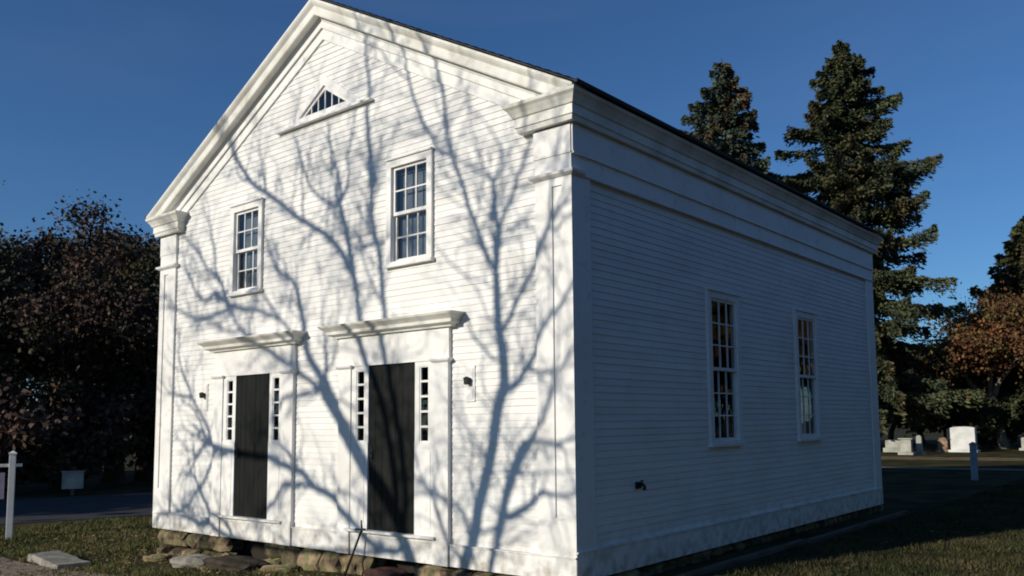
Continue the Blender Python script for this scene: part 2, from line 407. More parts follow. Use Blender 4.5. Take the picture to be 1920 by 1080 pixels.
# roof slabs
for s in (-1, 1):
    b = MB(); n = 40
    xs = [XC, XC+s*4.775]
    r = []
    for x in xs:
        zt = 7.86-.53*abs(x-XC)
        r.append([(x, -.165, zt+.013), (x, D+.165, zt+.013), (x, D+.165, zt+.028), (x, -.165, zt+.028)])
    b.loft(r)
    # shingle courses
    k = 0; L = 4.775
    while k*.14 < L-.1:
        xa = XC+s*(L-k*.14); xb = XC+s*max(0, (L-(k+1)*.14))
        za, zb = 7.86-.53*abs(xa-XC)+.031, 7.86-.53*abs(xb-XC)+.031
        y0 = -.165
        while y0 < D+.16:
            y1 = min(D+.165, y0+random.uniform(.22, .32)); j = random.uniform(0, .006)
            b.raw([(xa+s*j, y0+.003, za+.014), (xa+s*j, y1-.003, za+.014), (xb, y1-.003, zb+.003), (xb, y0+.003, zb+.003),
                   (xa+s*j, y0+.003, za-.001), (xa+s*j, y1-.003, za-.001)], [(0,1,2,3), (0,4,5,1)])
            y0 = y1
        k += 1
    xe = XC+s*4.722; b.box((xe, -.19, 5.350), (xe+s*.045, D+.19, 5.388))
    hb(b, 'roof', M['roof'])
# ------------------------------------------------------------------ windows
def window(kind, c, z0, z1, w, rows, place, label=None, shade=None):
    """place(u, depth_out, z) -> world; u along the wall, depth + is outwards"""
    def bx(b, u0, u1, d0, d1, a, e):
        p = place(u0, d0, a); q = place(u1, d1, e); b.box(p, q)
    h = w/2; cw = .095; fr = MB(); DU = -.035 if kind == 'upper' else -.012
    bx(fr, c-h-cw, c-h, -.10, .006, z0-.03, z1+cw); bx(fr, c+h, c+h+cw, -.10, .006, z0-.03, z1+cw)
    bx(fr, c-h, c+h, -.10, .006, z1, z1+cw); bx(fr, c-h-cw-.012, c+h+cw+.012, -.05, .028, z1+cw, z1+cw+.022)
    win = hb(fr, 'window', M['trim'])
    if label: win['label'] = label
    sl = MB(); bx(sl, c-h-cw-.02, c+h+cw+.02, -.10, .035, z0-.07, z0-.031); bx(sl, c-h, c+h, -.10, .012, z0-.031, z0)
    sub(sl, 'sill', M['trim'], win).matrix_parent_inverse = Matrix()
    mid = (z0+z1)/2
    for (a, e, dep) in ((mid-.015, z1, DU), (z0, mid+.02, DU-.033)):
        s = MB(); st = .042
        bx(s, c-h, c-h+st, dep-.03, dep, a, e); bx(s, c+h-st, c+h, dep-.03, dep, a, e)
        bx(s, c-h+st, c+h-st, dep-.03, dep, a, a+.045); bx(s, c-h+st, c+h-st, dep-.03, dep, e-.038, e)
        iu0, iu1, iz0, iz1 = c-h+st, c+h-st, a+.045, e-.038
        for i in (1, 2):
            u = iu0+(iu1-iu0)*i/3; bx(s, u-.009, u+.009, dep-.026, dep-.004, iz0, iz1)
        rr = rows
        for j in range(1, rr):
            zz = iz0+(iz1-iz0)*j/rr
            for i in range(3):
                ua = iu0+(iu1-iu0)*i/3+(.009 if i else 0); ub = iu0+(iu1-iu0)*(i+1)/3-(.009 if i < 2 else 0)
                bx(s, ua, ub, dep-.0255, dep-.0045, zz-.009, zz+.009)
        sub(s, 'sash', M['trim'], win)
        g = MB()
        for i in range(3):                           # panes, each a little out of true
            for j in range(rr):
                ua = iu0+(iu1-iu0)*i/3+.004; ub = iu0+(iu1-iu0)*(i+1)/3-.004
                za = iz0+(iz1-iz0)*j/rr+.004; zb = iz0+(iz1-iz0)*(j+1)/rr-.004
                t1, t2, t3 = [random.uniform(-.0012, .0012) for _ in range(3)]; d0 = dep-.015
                g.raw([place(ua, d0, za), place(ub, d0+t1, za), place(ub, d0+t1+t2, zb), place(ua, d0+t2, zb)], [(0,1,2,3)])
        sub(g, 'pane', M['glass'], win)
    if shade:                                        # sheer curtain added behind the glass to lighten the dark panes
        g = MB(); bx(g, c-h+.01, c+h-.01, -.150, -.146, shade, z1); sub(g, 'added_curtain', shade_m, win)
    return win
def sheer():
    m = bpy.data.materials.new('sheer_grey_curtain'); m.use_nodes = True; n = m.node_tree; L = n.links
    b = n.nodes['Principled BSDF']; b.inputs['Base Color'].default_value = (.17,.19,.22,1); b.inputs['Roughness'].default_value = .9; b.inputs['Alpha'].default_value = .78
    return m
shade_m = sheer()
fplace = lambda u, d, z: (u, -d, z)
splace = lambda u, d, z: (d, u, z)
lplace = lambda u, d, z: (-W-d, u, z)
for i, c in enumerate(UPW): window('upper', c, 3.80, 5.07, .68, 2, fplace, None, 3.81)
for i, y0 in enumerate((3.52, 6.50)):
    window('tall', y0, 1.40, 3.38, .76, 3, splace, None); window('tall', y0, 1.40, 3.38, .76, 3, lplace, None)
# white post added to make a bright streak, standing just inside the rear side window, catching the sun through the front windows
b = MB(); b.box((-.42, 6.90, .02), (-.26, 6.985, 1.93)); b.box((-.44, 6.88, 1.93), (-.24, 7.0, 1.96))
hb(b, 'streak_post', M['post'])
# triangular gable light
def tri(b, apex, base, hw, y0, y1, c=TRI[0]):
    b.loft([[(c-hw, y, base), (c+hw, y, base), (c, y, apex)] for y in (y0, y1)])
g = MB()
def triframe(b, a_out, b_out, h_out, a_in, b_in, h_in, y0, y1, c=TRI[0]):
    for y in (y0, y1):
        b.v += [(c-h_out, y, b_out), (c+h_out, y, b_out), (c, y, a_out), (c-h_in, y, b_in), (c+h_in, y, b_in), (c, y, a_in)]
    n = len(b.v)-12
    for k in range(3):
        o0, o1, i0, i1 = n+k, n+(k+1) % 3, n+3+k, n+3+(k+1) % 3
        b.f += [(o0, o1, i1, i0), (o0+6, i0+6, i1+6, o1+6), (o0, o0+6, o1+6, o1), (i0, i1, i1+6, i0+6)]
triframe(g, 6.76, 6.13, .90, 6.60, 6.225, .60, .014, .10)
gw = hb(g, 'gable_window', M['trim'])
g = MB(); triframe(g, 6.605, 6.222, .605, 6.545, 6.25, .48, .045, .075)
for i in (-2, -1, 0, 1, 2):
    x = TRI[0]+i*.16; zt = 6.545-abs(i*.16)*.615
    if zt > 6.27: g.box((x-.009, .048, 6.24), (x+.009, .07, zt+.01))
sub(g, 'sash', M['trim'], gw)
g = MB(); g.raw([(TRI[0]-.55, .062, 6.235), (TRI[0]+.55, .062, 6.235), (TRI[0], .062, 6.575)], [(0,1,2)]); sub(g, 'pane', M['glass'], gw)
g = MB().box((TRI[0]-1.10, -.045, 6.098), (TRI[0]+1.10, .03, 6.128)); sub(g, 'sill', M['trim'], gw)
hb(MB().box((TRI[0]-.9, .30, 6.1), (TRI[0]+.9, .34, 7.0)), 'attic_wall', M['plaster'])
# ------------------------------------------------------------------ doorways
def doorway(c):
    b = MB()
    # surround carcase: pilasters, apron, sidelight frames
    P0, P1 = .80, 1.055
    for s in (-1, 1):
        b.box((c+s*P0, -.022, .33), (c+s*P1, .045, 2.47))
        b.box((c+s*(P0-.004), -.034, .0), (c+s*(P1+.004), .045, .34))       # plinth
        b.box((c+s*.45, -.010, .0), (c+s*P0, .045, 1.46)); b.box((c+s*.52, -.015, .42), (c+s*.74, .045, 1.36))
        b.box((c+s*.45, -.004, 1.46), (c+s*.53, .045, 2.47)); b.box((c+s*.70, -.004, 1.46), (c+s*P0, .045, 2.47))
        b.box((c+s*.53, -.004, 2.41), (c+s*.70, .045, 2.47))
    b.box((c-.45, -.013, .0), (c+.45, .045, .298)); 
    dw = hb(b, 'doorway', M['trim'])
    sub(MB().box((c-.85, -.07, .30), (c+.85, .10, .332)), 'threshold', M['trim'], dw)
    # frieze board and hood cornice
    e = MB(); e.box((c-1.065, -.016, 2.47), (c+1.065, .045, 2.875))
    sub(e, 'entablature', M['trim'], dw)
    e = MB(); prof = [(-.02, 2.868), (.035, 2.868), (.045, 2.895), (.07, 2.90), (.10, 2.915), (.105, 2.955), (.125, 2.975), (.165, 3.01), (.175, 3.035), (-.02, 3.065)]
    sweep(e, [(c-1.10, .045), (c-1.10, -.016), (c+1.10, -.016), (c+1.10, .045)], [(a*1.1, z) for a, z in prof])
    sub(e, 'hood', M['cornice'], dw)
    for s in (-1, 1):
        e = MB(); nk = [(0, 2.440), (.012, 2.443), (.035, 2.462), (.042, 2.485), (0, 2.492)]
        x0, x1 = sorted((c+s*P0, c+s*P1)); sweep(e, [(x0, .04), (x0, -.022), (x1, -.022), (x1, .04)], nk)
        sub(e, 'capital', M['trim'], dw)
        e = MB()
        for k in range(6):
            zz = 1.47+(2.41-1.47)*k/5
            e.box((c+s*.53, .004, zz-.014), (c+s*.70, .03, zz+.014))
        e.box((c+s*.53, .005, 1.46), (c+s*.55, .031, 2.41)); e.box((c+s*.68, .005, 1.46), (c+s*.70, .031, 2.41))
        sl = sub(e, 'sidelight', M['trim'], dw)
        e = MB(); e.raw([(c+s*.54, .02, 1.47), (c+s*.69, .02, 1.47), (c+s*.69, .02, 2.41), (c+s*.54, .02, 2.41)], [(0,1,2,3)])
        sub(e, 'sidelight_pane', M['glass'], dw)
    # door leaf of vertical boards with battens
    e = MB(); x = c-.449; k = 0
    while x < c+.44:
        x2 = min(c+.449, x+.128); e.box((x+.002, .012+.0015*(k % 3), .334), (x2-.002, .05, 2.468)); x = x2; k += 1
    e.box((c-.449, .045, .334), (c+.449, .07, 2.468))
    dl = sub(e, 'door', M['door'], dw)
    e = MB(); e.box((c-.40, -.004, 1.22), (c-.36, .014, 1.36)); e.tube([(c-.38, -.006, 1.24), (c-.38, -.035, 1.26), (c-.38, -.035, 1.32), (c-.38, -.006, 1.34)], .007)
    sub(e, 'handle', M['iron'], dw)
    # dark vestibule behind sidelights
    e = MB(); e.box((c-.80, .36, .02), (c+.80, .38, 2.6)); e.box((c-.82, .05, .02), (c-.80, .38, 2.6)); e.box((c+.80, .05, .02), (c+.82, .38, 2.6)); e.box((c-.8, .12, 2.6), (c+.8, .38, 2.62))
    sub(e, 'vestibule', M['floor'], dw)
    return dw
for c, _ in DOORS: doorway(c)
# wall lamps on white backing boards
for lx in (-1.58, -7.52):
    b = MB().box((lx-.08, .022, 1.95), (lx+.08, .046, 2.38)); b.box((lx-.055, .016, 1.98), (lx+.055, .022, 2.35))
    lb = hb(b, 'wall_lamp', M['trim'])
    e = MB(); e.box((lx-.012, -.02, 2.20), (lx+.012, .0155, 2.232)); e.loft([[(lx-a, -.03-a, zz), (lx+a, -.03-a, zz), (lx+a, -.03+a, zz), (lx-a, -.03+a, zz)] for a, zz in ((.015, 2.15), (.024, 2.155), (.028, 2.22), (.034, 2.225), (.010, 2.245))])
    sub(e, 'lantern', M['iron'], lb)
# small pipe outlet on the side wall
e = MB(); e.box((-.03, 1.20, .90), (.008, 1.28, .98)); e.tube([(.006, 1.24, .95), (.05, 1.24, .95), (.07, 1.24, .93), (.07, 1.24, .885)], [.018, .02, .02, .024], 10)
e.tube([(.04, 1.24, .95), (.04, 1.24, .99)], .008); e.box((.03, 1.215, .99), (.05, 1.265, 1.0))
hb(e, 'wall_tap', M['iron'])
# foundation of rough fieldstones
def rock(b, c, sx, sy, sz, seed, sub=2, flat=.0):
    rg = random.Random(seed); bm = bmesh.new(); bmesh.ops.create_icosphere(bm, subdivisions=sub, radius=1)
    ph = [rg.uniform(0, 6.28) for _ in range(6)]
    idx = {}
    vs = []
    for i, v in enumerate(bm.verts):
        n = v.co.copy(); m = max(abs(n.x), abs(n.y), abs(n.z))
        n = n.lerp(n/m, .72)
        k = 1+.10*math.sin(3*n.x+ph[0])+.10*math.sin(4*n.y+ph[1])+.09*math.sin(5*n.z+ph[2])+rg.uniform(-.045, .045)
        idx[v.index] = i; vs.append((c[0]+n.x*sx*k, c[1]+n.y*sy*k, c[2]+n.z*sz*k))
    fs = [tuple(v.index for v in f.verts) for f in bm.faces]; bm.free(); b.raw(vs, fs)
f = MB(); x = -W+.05; sd = 1; cut = 0
gaps = [(-6.75, -5.95), (-3.3, -2.5)]
while x < -.1:
    wd = random.uniform(.28, .62); cx = x+wd/2; g = gz(cx, 0)
    if any(a < cx < b_ for a, b_ in gaps):
        if f.v: hb(f, 'foundation', M['stone']); f = MB()
    else:
        hh = -g+.10; rows = 2 if hh > .42 else 1; zb = g-.12
        for r in range(rows):
            h2 = (-.005-zb)/rows
            rock(f, (cx+random.uniform(-.03, .03), .16+random.uniform(-.03, .03), zb+h2*(r+.5)), wd*.56, .16, h2*.50, sd); sd += 1
            if rows == 2 and r == 0 and random.random() < .5: rock(f, (cx+wd*.4, .05, zb+h2*.8), .09, .1, .07, sd); sd += 1
    x += wd*.97
hb(f, 'foundation', M['stone']); f = MB(); f2 = MB()
y = .1
while y < D:
    wd = random.uniform(.4, .7); g = gz(0, y)
    rock(f, (-.18, y+wd/2, (g-.02)/2-.03), .15, wd*.54, abs(g)/2+.03, sd); sd += 1
    rock(f2, (-W+.18, y+wd/2, -.26), .15, wd*.54, .25, sd); sd += 1; y += wd*.97
hb(f, 'foundation', M['stone']); hb(f2, 'foundation', M['stone'])
fd = MB().box((-W+.35, .35, -.9), (-.30, D-.2, -.03)); fd.box((-W+.3, .30, -.03), (-.25, D-.1, -.022)); hb(fd, 'crawlspace', M['dark'])
# ------------------------------------------------------------------ small things on the ground
def solid_rock(name, c, s, m, seed, label, cat, rz=0):
    b = MB(); rock(b, (0, 0, 0), *s, seed, 3)
    o = b.build(name, m, None, smooth=False); o.location = c; o.rotation_euler.z = rz; tag(o, label, cat); return o
b = MB(); rg = random.Random(3)
L_, W_, H_ = .80, .24, .075
b.loft([[(x, -W_+rg.uniform(-.03, .03), -H_), (x, W_+rg.uniform(-.03, .03), -H_), (x, W_+rg.uniform(-.03, .03), H_+rg.uniform(-.01, .01)), (x, -W_+rg.uniform(-.03, .03), H_+rg.uniform(-.012, .012))] for x in np.linspace(-L_, L_, 9)])
o = b.build('stone_slab', M['granite'], None, bevel=.015); o.location = (-9.48, -1.30, gz(-9.48, -1.3)+.025); o.rotation_euler = (0, .02, -.12)
tag(o, 'long pale granite slab lying flat in the grass near the pavement', 'stone slab')
solid_rock('boulder', (-6.85, -.42, gz(-6.9, -.5)+.02), (.33, .2, .13), M['granite'], 11, 'pale grey rock in the dirt just left of the left doorway', 'rock', .3)
solid_rock('step_stone', (-5.95, -.30, gz(-5.9, -.3)+.02), (.55, .22, .10), M['bark_dark'], 12, 'dark flat step stone below the left black door', 'step stone', .02)
solid_rock('boulder', (-2.95, -.06, gz(-3, 0)-.02), (.36, .13, .13), M['redstone'], 13, 'dark reddish rock below the right black door', 'rock', 0)
solid_rock('boulder', (-8.25, -.30, gz(-8.2, -.3)-.0), (.20, .13, .08), M['stone'], 14, 'small tan rock at the foot of the left end of the fieldstone foundation', 'rock', .5)
solid_rock('boulder', (-5.0, -.25, gz(-5, -.3)-.0), (.24, .13, .08), M['stone'], 15, 'low brown rock against the foundation between the two doors', 'rock', .5)
b = MB(); b.tube([(-3.56, -.26, gz(-3.5, -.3)-.02), (-3.50, -.14, .08), (-3.43, -.075, .345)], [.016, .015, .013], 8)
b.tube([(-3.53, -.10, .342), (-3.33, -.10, .352)], .011, 8); b.tube([(-3.43, -.075, .345), (-3.425, -.09, .46)], [.012, .01], 8)
tag(b.build('iron_bar', M['iron'], None, smooth=True), 'thin black iron bar with a cross tick leaning on the right door sill', 'iron bar')
for i, (x, y0, y1) in enumerate(((.42, .6, 5.0), (.50, 5.05, 9.8))):
    b = MB(); n = 12
    b.loft([[(x-.05+.004*math.sin(k*2.1), yy, gz(x, yy)-.05), (x+.05, yy, gz(x, yy)-.05), (x+.05+.006*math.sin(k*1.3), yy, gz(x, yy)+.055), (x-.05, yy, gz(x, yy)+.058)] for k, yy in enumerate(np.linspace(y0, y1, n))])
    tag(b.build('edging_timber', M['wood'], None), ('near' if i == 0 else 'far')+' length of grey timber edging laid along the shaded side wall', 'timber', 'timber edging along the side wall')
# white sign post at the left edge
sp = empty('sign_post', (-13.77, -.5, gz(-13.77, -.5)), R(38+28)); tag(sp, 'slim white sign post with crossarm standing in grass by the lane', 'sign post')
MB().box((-.055, -.055, -.2), (.055, .055, 1.66)).build('post', M['post'], sp, bevel=.006)
b = MB(); b.loft([[(-a, -a, z), (a, -a, z), (a, a, z), (-a, a, z)] for a, z in ((.07, 1.66), (.07, 1.685), (.01, 1.73))]); b.build('post_cap', M['post'], sp)
MB().box((-.95, -.03, 1.41), (.17, .03, 1.47)).build('crossarm', M['post'], sp, bevel=.004)
sg = MB().box((-.86, -.015, .78), (-.12, .015, 1.30)).build('sign_board', mat('grey_violet_board', (.30,.28,.36), .6, (.24,.22,.30), 4), sp)
for xx in (-.75, -.22): MB().tube([(xx, 0, 1.30), (xx, 0, 1.42)], .006, 6).build('hanger', M['iron'], sg)
bx = empty('utility_box', (-24.3, 5.0, gz(-24.3, 5.0)), R(60)); tag(bx, 'small pale box on a short post at the edge of the dark woods', 'box')
MB().box((-.30, -.12, .20), (.30, .12, .74)).build('cabinet', M['grey_stone'], bx, bevel=.02)
MB().box((-.33, -.15, .742), (.33, .15, .78)).build('lid', M['grey_stone'], bx, bevel=.01)
MB().box((-.05, -.05, -.1), (.05, .05, .199)).build('post', M['wood'], bx)
# roadside post on the right
gp = empty('roadside_post', (-.40, 19.47, gz(-.4, 19.47)), .3); tag(gp, 'grey square post standing alone in the shade before the gravestones', 'post')
MB().box((-.09, -.09, -.2), (.09, .09, 1.0)).build('post', mat('grey_blue_post', (.34,.37,.40), .8, (.26,.28,.31), 4), gp, bevel=.012)
b = MB(); b.loft([[(-a, -a, z), (a, -a, z), (a, a, z), (-a, a, z)] for a, z in ((.105, 1.0), (.105, 1.03), (.02, 1.09))]); b.build('cap', M['granite'], gp)
# gravestones
def headstone(name, loc, w, h, t, m, label, base=True, rz=.35, top='arch'):
    r = empty(name, loc, rz); tag(r, label, 'gravestone', 'gravestones in the cemetery')
    b = MB(); pr_ = [(-w/2, .12), (w/2, .12)]
    if top == 'arch':
        for k in range(13):
            a = math.pi*k/12; pr_.append((w/2*math.cos(a), h-.07*w+.07*w*math.sin(a)))
    elif top == 'round':
        for k in range(13):
            a = math.pi*k/12; pr_.append((w/2*math.cos(a), h-w/2+w/2*math.sin(a)))
    else: pr_ += [(w/2, h), (-w/2, h)]
    b.loft([[(x, y, z) for x, z in pr_] for y in (-t/2, t/2)])
    b.build('stone', m, r, bevel=.02)
    MB().box((-w/2-.10, -t/2-.08, -.1), (w/2+.10, t/2+.08, .119)).build('base', m, r, bevel=.015)
    return r
headstone('gravestone', (-5.38, 39.91, -.12), 1.22, 1.30, .3, M['white_stone'], 'largest gravestone, broad white slab with gently arched top', rz=-.10)
headstone('gravestone', (-8.00, 36.95, -.12), .72, .52, .22, M['grey_stone'], 'low pale gravestone nearest the rear corner of the meeting house', rz=.1).location.z += .17
r = headstone('gravestone', (-7.05, 35.9, -.12), .52, .74, .3, M['grey_stone'], 'narrow grey upright gravestone with a slab cap beside a slim round topped one', rz=0, top='flat')
MB().box((-.34, -.20, .741), (.34, .20, .80)).build('cap', M['grey_stone'], r, bevel=.01)
r = headstone('gravestone', (-6.72, 36.9, -.12), .26, .92, .22, M['grey_stone'], 'slim pale round-topped gravestone peeking out right of the grey one', top='round', rz=0)
headstone('gravestone', (-6.45, 40.2, -.12), .5, .75, .25, M['brown_stone'], 'brown weathered gravestone left of the broad white slab', top='round', rz=0)
headstone('gravestone', (-6.32, 42.6, -.12), .45, .95, .2, M['brown_stone'], 'tan taller gravestone directly behind and left of the white slab', top='arch', rz=.2)
headstone('gravestone', (-2.9, 43.2, -.12), .8, .7, .3, M['grey_stone'], 'grey gravestone at the right edge beyond the leaning trunk', top='arch', rz=-.1)
# ------------------------------------------------------------------ trees
def leaf_quads(C, size, up=.0, elong=1.6, droop=None):
    """C (n,3) centres; returns (n,4,3) randomly turned quads"""
    n = len(C); a = RNG.normal(size=(n, 3)); a /= np.linalg.norm(a, axis=1)[:, None]
    if droop is not None: a = a*.55+droop; a /= np.linalg.norm(a, axis=1)[:, None]
    b = RNG.normal(size=(n, 3)); b -= a*(a*b).sum(1)[:, None]; b /= np.linalg.norm(b, axis=1)[:, None]
    s = size*RNG.uniform(.4, 1.7, size=(n, 1))
    u = a*s*elong/2; v = b*s/2
    return np.stack([C-u, C+v*.9, C+u, C-v*.9], 1)
def conifer(name, loc, h, rmax, rtop, m, label, group=None, gap=.0, seed=1, dens=1.0, low=.13, lean=(0, 0), leader=1.0, size=.16):
    rg = np.random.default_rng(seed); r = empty(name, loc); tag(r, label, 'tree', group)
    t = MB(); n = 12
    tr = lambda k: (lean[0]*k*k, lean[1]*k*k, h*k)
    t.tube([(*tr(k)[:2], h*k-.3*(k == 0)) for k in np.linspace(0, 1, n)], [max(.02, h*.018*(1-k)**.8) for k in np.linspace(0, 1, n)], 8)
    t.build('trunk', M['bark_dark'], r, smooth=True)
    br = MB(); cs = []; dr = []
    z = low*h
    while z < h*.985:
        k = z/h; prof = min(rmax, rtop*(1-k)**.85)*(.75+.25*min(1, k/.18)) 
        nb = rg.integers(5, 8)
        a0 = rg.uniform(0, 6.28)
        for i in range(nb):
            if rg.random() < gap: continue
            az = a0+i*2*math.pi/nb+rg.normal(0, .35); L = prof*rg.uniform(.62, 1.12)*(1 if rg.random() > .15 else .5)+.12; zj = rg.uniform(-.014, .014)*h*(1-k)
            rise = .45*(k-.4)+rg.normal(0, .12)            # lower limbs droop, upper rise
            p0 = np.array([*tr(k)[:2], z+zj]); pts = []
            m_ = 6
            for j in range(m_):
                q = j/(m_-1)
                pts.append(p0+np.array([math.cos(az)*L*q, math.sin(az)*L*q, L*(rise*q-.28*q*q+.20*q**4)]))
            br.tube(pts, [max(.008, .035*(1-k)+.012)*(1-.8*q) for q in np.linspace(0, 1, m_)], 4, cap=False)
            nq = int(L*dens*(120 if k < .8 else 170)*(.6+.4*(1-k)))+8
            q = rg.random(nq)**.65
            P = np.stack([np.interp(q, np.linspace(0, 1, m_), [p[d] for p in pts]) for d in range(3)], 1)
            wid = .26*L*(1-q)**.8+.07
            side = rg.uniform(-1, 1, nq)*wid
            P += np.stack([-math.sin(az)*side, math.cos(az)*side, -np.abs(rg.normal(0, .16, nq))*(1+1.3*(1-k))*(.4+q)+.05-.15*np.abs(side)], 1)
            cs.append(P)
            d = np.stack([math.cos(az)*np.ones(nq)*.7-math.sin(az)*np.sign(side)*.5, math.sin(az)*np.ones(nq)*.7+math.cos(az)*np.sign(side)*.5, -.35*np.ones(nq)], 1); dr.append(d)
        z += h*.019*(1.25-.6*k)*rg.uniform(.8, 1.2)
    br.build('branches', M['bark_dark'], r)
    C = np.concatenate(cs); Dd = np.concatenate(dr)
    quads('foliage', leaf_quads(C, size, elong=2.4, droop=Dd*1.1), m, r)
    return r
def broadleaf(name, loc, h, spread, m, label, group=None, seed=1, bark=None, leaves=9000, size=.20, clear=.25, lean=(0, 0), trunk_r=None, stems=1, puff=.55, cat='tree'):
    rg = random.Random(seed); r = empty(name, loc); tag(r, label, cat, group)
    T = MB(); Bm = MB(); tips = []
    def grow(p, d, L, rad, lvl):
        n = 4; pts = [p]; q = p.copy(); dd = d.copy()
        for i in range(n):
            dd = (dd+Vector((rg.gauss(0, .16), rg.gauss(0, .16), rg.gauss(.06, .10)))).normalized(); q = q+dd*(L/n); pts.append(q.copy())
        (T if lvl == 0 else Bm).tube(pts, [rad*(1-.4*i/n) for i in range(n+1)], 7 if lvl < 2 else 4, cap=lvl < 1)
        if lvl >= 2: tips.extend(pts[2:])
        if lvl >= 4 or L < .35: tips.append(q); return
        k = rg.choice((2, 3, 3)) if lvl else 4
        for i in range(k):
            ax = dd.orthogonal().normalized(); ax.rotate(Matrix.Rotation(rg.uniform(0, 6.28), 3, dd))
            nd = (dd*rg.uniform(.55, .95)+ax*rg.uniform(.45, .9)*spread).normalized()
            grow(q if rg.random() < .7 else pts[3], nd, L*rg.uniform(.62, .86), rad*.58, lvl+1)
    tr = trunk_r or h*.018
    for s in range(stems):
        d = Vector((lean[0]+rg.gauss(0, .03), lean[1]+rg.gauss(0, .03), 1)).normalized()
        grow(Vector((s*.25, 0, -.2)), d, h*clear+.2, tr, 0)
    o1 = T.build('trunk', bark or M['bark_dark'], r, smooth=True); o2 = Bm.build('branches', bark or M['bark_dark'], r)
    tp = np.array([[t.x, t.y, t.z] for t in tips]); zmax = tp[:, 2].max()
    sc = (h-.9)/zmax; tp = tp*sc
    ch = [o for o in r.children if True]
    idx = RNG.integers(0, len(tp), leaves); C = tp[idx]+RNG.normal(size=(leaves, 3))*puff*np.array([1, 1, .7])*RNG.uniform(.3, 1, (leaves, 1))
    C = C[C[:, 2] > .4]
    quads('foliage', leaf_quads(C, size, elong=1.3), m, r)
    o1.scale = o2.scale = (sc, sc, sc)
    return r
# spruces behind the meeting house
conifer('spruce_tree', (-10.7, 39.95, -.12), 23.5, 5.5, 11.3, M['spruce'], 'tallest spruce, dark and broad, rising behind the rear corner of the meeting house', 'spruces behind the meeting house', seed=4, dens=2.1, gap=.12, size=.095, low=.14)
conifer('spruce_tree', (-16.1, 35.6, -.12), 22.4, 4.8, 10.0, M['spruce_blue'], 'thinner spruce with gaps in its crown, rising over the roof edge', 'spruces behind the meeting house', seed=9, dens=1.8, gap=.30, size=.095)
conifer('pine_tree', (-3.1, 47.6, -.12), 13.4, 4.0, 6.5, M['spruce'], 'green conifer at the right edge behind the rust leaved tree', None, seed=6, dens=1.4, gap=.1, size=.15)
broadleaf('maple_tree', (-4.3, 45.2, -.12), 8.9, 1.25, M['rust'], 'rust leaved tree with a pale leaning trunk right of the spruce', None, seed=21, bark=M['bark_pale'], leaves=30000, size=.125, clear=.20, lean=(-.35, 0), trunk_r=.20, puff=.95)
broadleaf('shrub', (-8.9, 50.5, -.12), 4.2, 1.2, M['woods_ochre'], 'low brown shrub behind the gravestones under the tall spruce', None, cat='shrub', seed=31, leaves=5000, size=.20, clear=.12, puff=.5, trunk_r=.07)
broadleaf('oak_tree', (-.6, 56.0, -.12), 7.5, 1.1, M['woods_brown'], 'dark brown tree far behind the leaning pale trunk', None, seed=33, leaves=8000, size=.26, clear=.2, puff=.8)
broadleaf('oak_tree', (-6.5, 58.0, -.12), 6.2, 1.1, M['woods_brown'], 'dark tree filling the gap between the tall spruce and the rust leaved tree', None, seed=34, leaves=8000, size=.28, clear=.2, puff=.8)
broadleaf('oak_tree', (-13.0, 60.0, -.12), 7.0, 1.1, M['woods_green'], 'dark green tree far back seen beneath the tall spruce', None, seed=35, leaves=8000, size=.28, clear=.2, puff=.8)
for i, (x, y, h, lab) in enumerate([(-12.6, 51.0, 5.0, 'dark bush behind the gravestones closest to the meeting house corner'), (-10.6, 52.5, 4.6, 'dark bush seen between the slim pale gravestone and the brown one'), (-15.2, 51.5, 5.4, 'dark bush mostly hidden behind the rear corner of the meeting house'), (-3.9, 53.0, 4.8, 'dark bush behind the broad white gravestone and the leaning trunk')]):
    broadleaf('bush', (x, y, -.12), h, 1.4, M['woods_green'], lab, 'dark bushes behind the cemetery', seed=120+i, leaves=9000, size=.22, clear=.07, puff=.55, trunk_r=.06, cat='bush')
# woods on the left: (x, y, height, kind, seed, label)
woods = [
 (-31.6, 5.0, 12.6, 'woods_brown', 41, 'brown leaved tree at the far left edge of the woods, tallest there'),
 (-30.8, 7.2, 10.3, 'woods_green', 42, 'dark green tree of the woods, second crown from the left edge'),
 (-30.2, 8.7, 9.6, 'woods_brown', 43, 'brown crowned tree of the woods above the small pale box'),
 (-29.6, 9.9, 10.4, 'woods_green', 44, 'dark green tree of the woods beneath the dip in the treetops'),
 (-28.9, 11.3, 10.4, 'woods_ochre', 45, 'ochre tinted tree of the woods nearest the left corner of the meeting house'),
 (-33.6, 6.6, 12.4, 'woods_green', 46, 'dark tree in the back row of the woods toward the left edge'),
 (-36.6, 11.0, 12.0, 'woods_brown', 47, 'dark brown tree in the back row above the pale box'),
 (-35.6, 13.4, 9.0, 'woods_ochre', 48, 'ochre brown tree in the back row near the left corner pilaster'),
 (-33.6, 15.5, 10.6, 'woods_green', 49, 'dark tree in the back row partly hidden by the left corner of the meeting house'),
]
for x, y, h, k, sd, lab in woods:
    broadleaf('woodland_tree', (x, y, gz(x, y)), h, 1.0, M[k], lab, 'trees of the dark woods', seed=sd, leaves=34000, size=.105, clear=.17, puff=.55)
under = [(-29.0, 4.2, 51, 'dark brush at the left edge below the woods'), (-28.4, 6.2, 52, 'dark brush directly behind the small pale box'), (-27.6, 8.2, 53, 'dark brush just right of the small pale box'),
         (-26.8, 10.2, 54, 'dark brush between the pale box and the meeting house'), (-26.0, 12.0, 55, 'dark brush touching the left corner of the meeting house in view')]
for x, y, sd, lab in under:
    broadleaf('bush', (x, y, gz(x, y)), 4.0, 1.5, M['woods_brown'], lab, 'brush along the foot of the woods', seed=sd, leaves=12000, size=.14, clear=.08, puff=.5, trunk_r=.06, cat='bush')
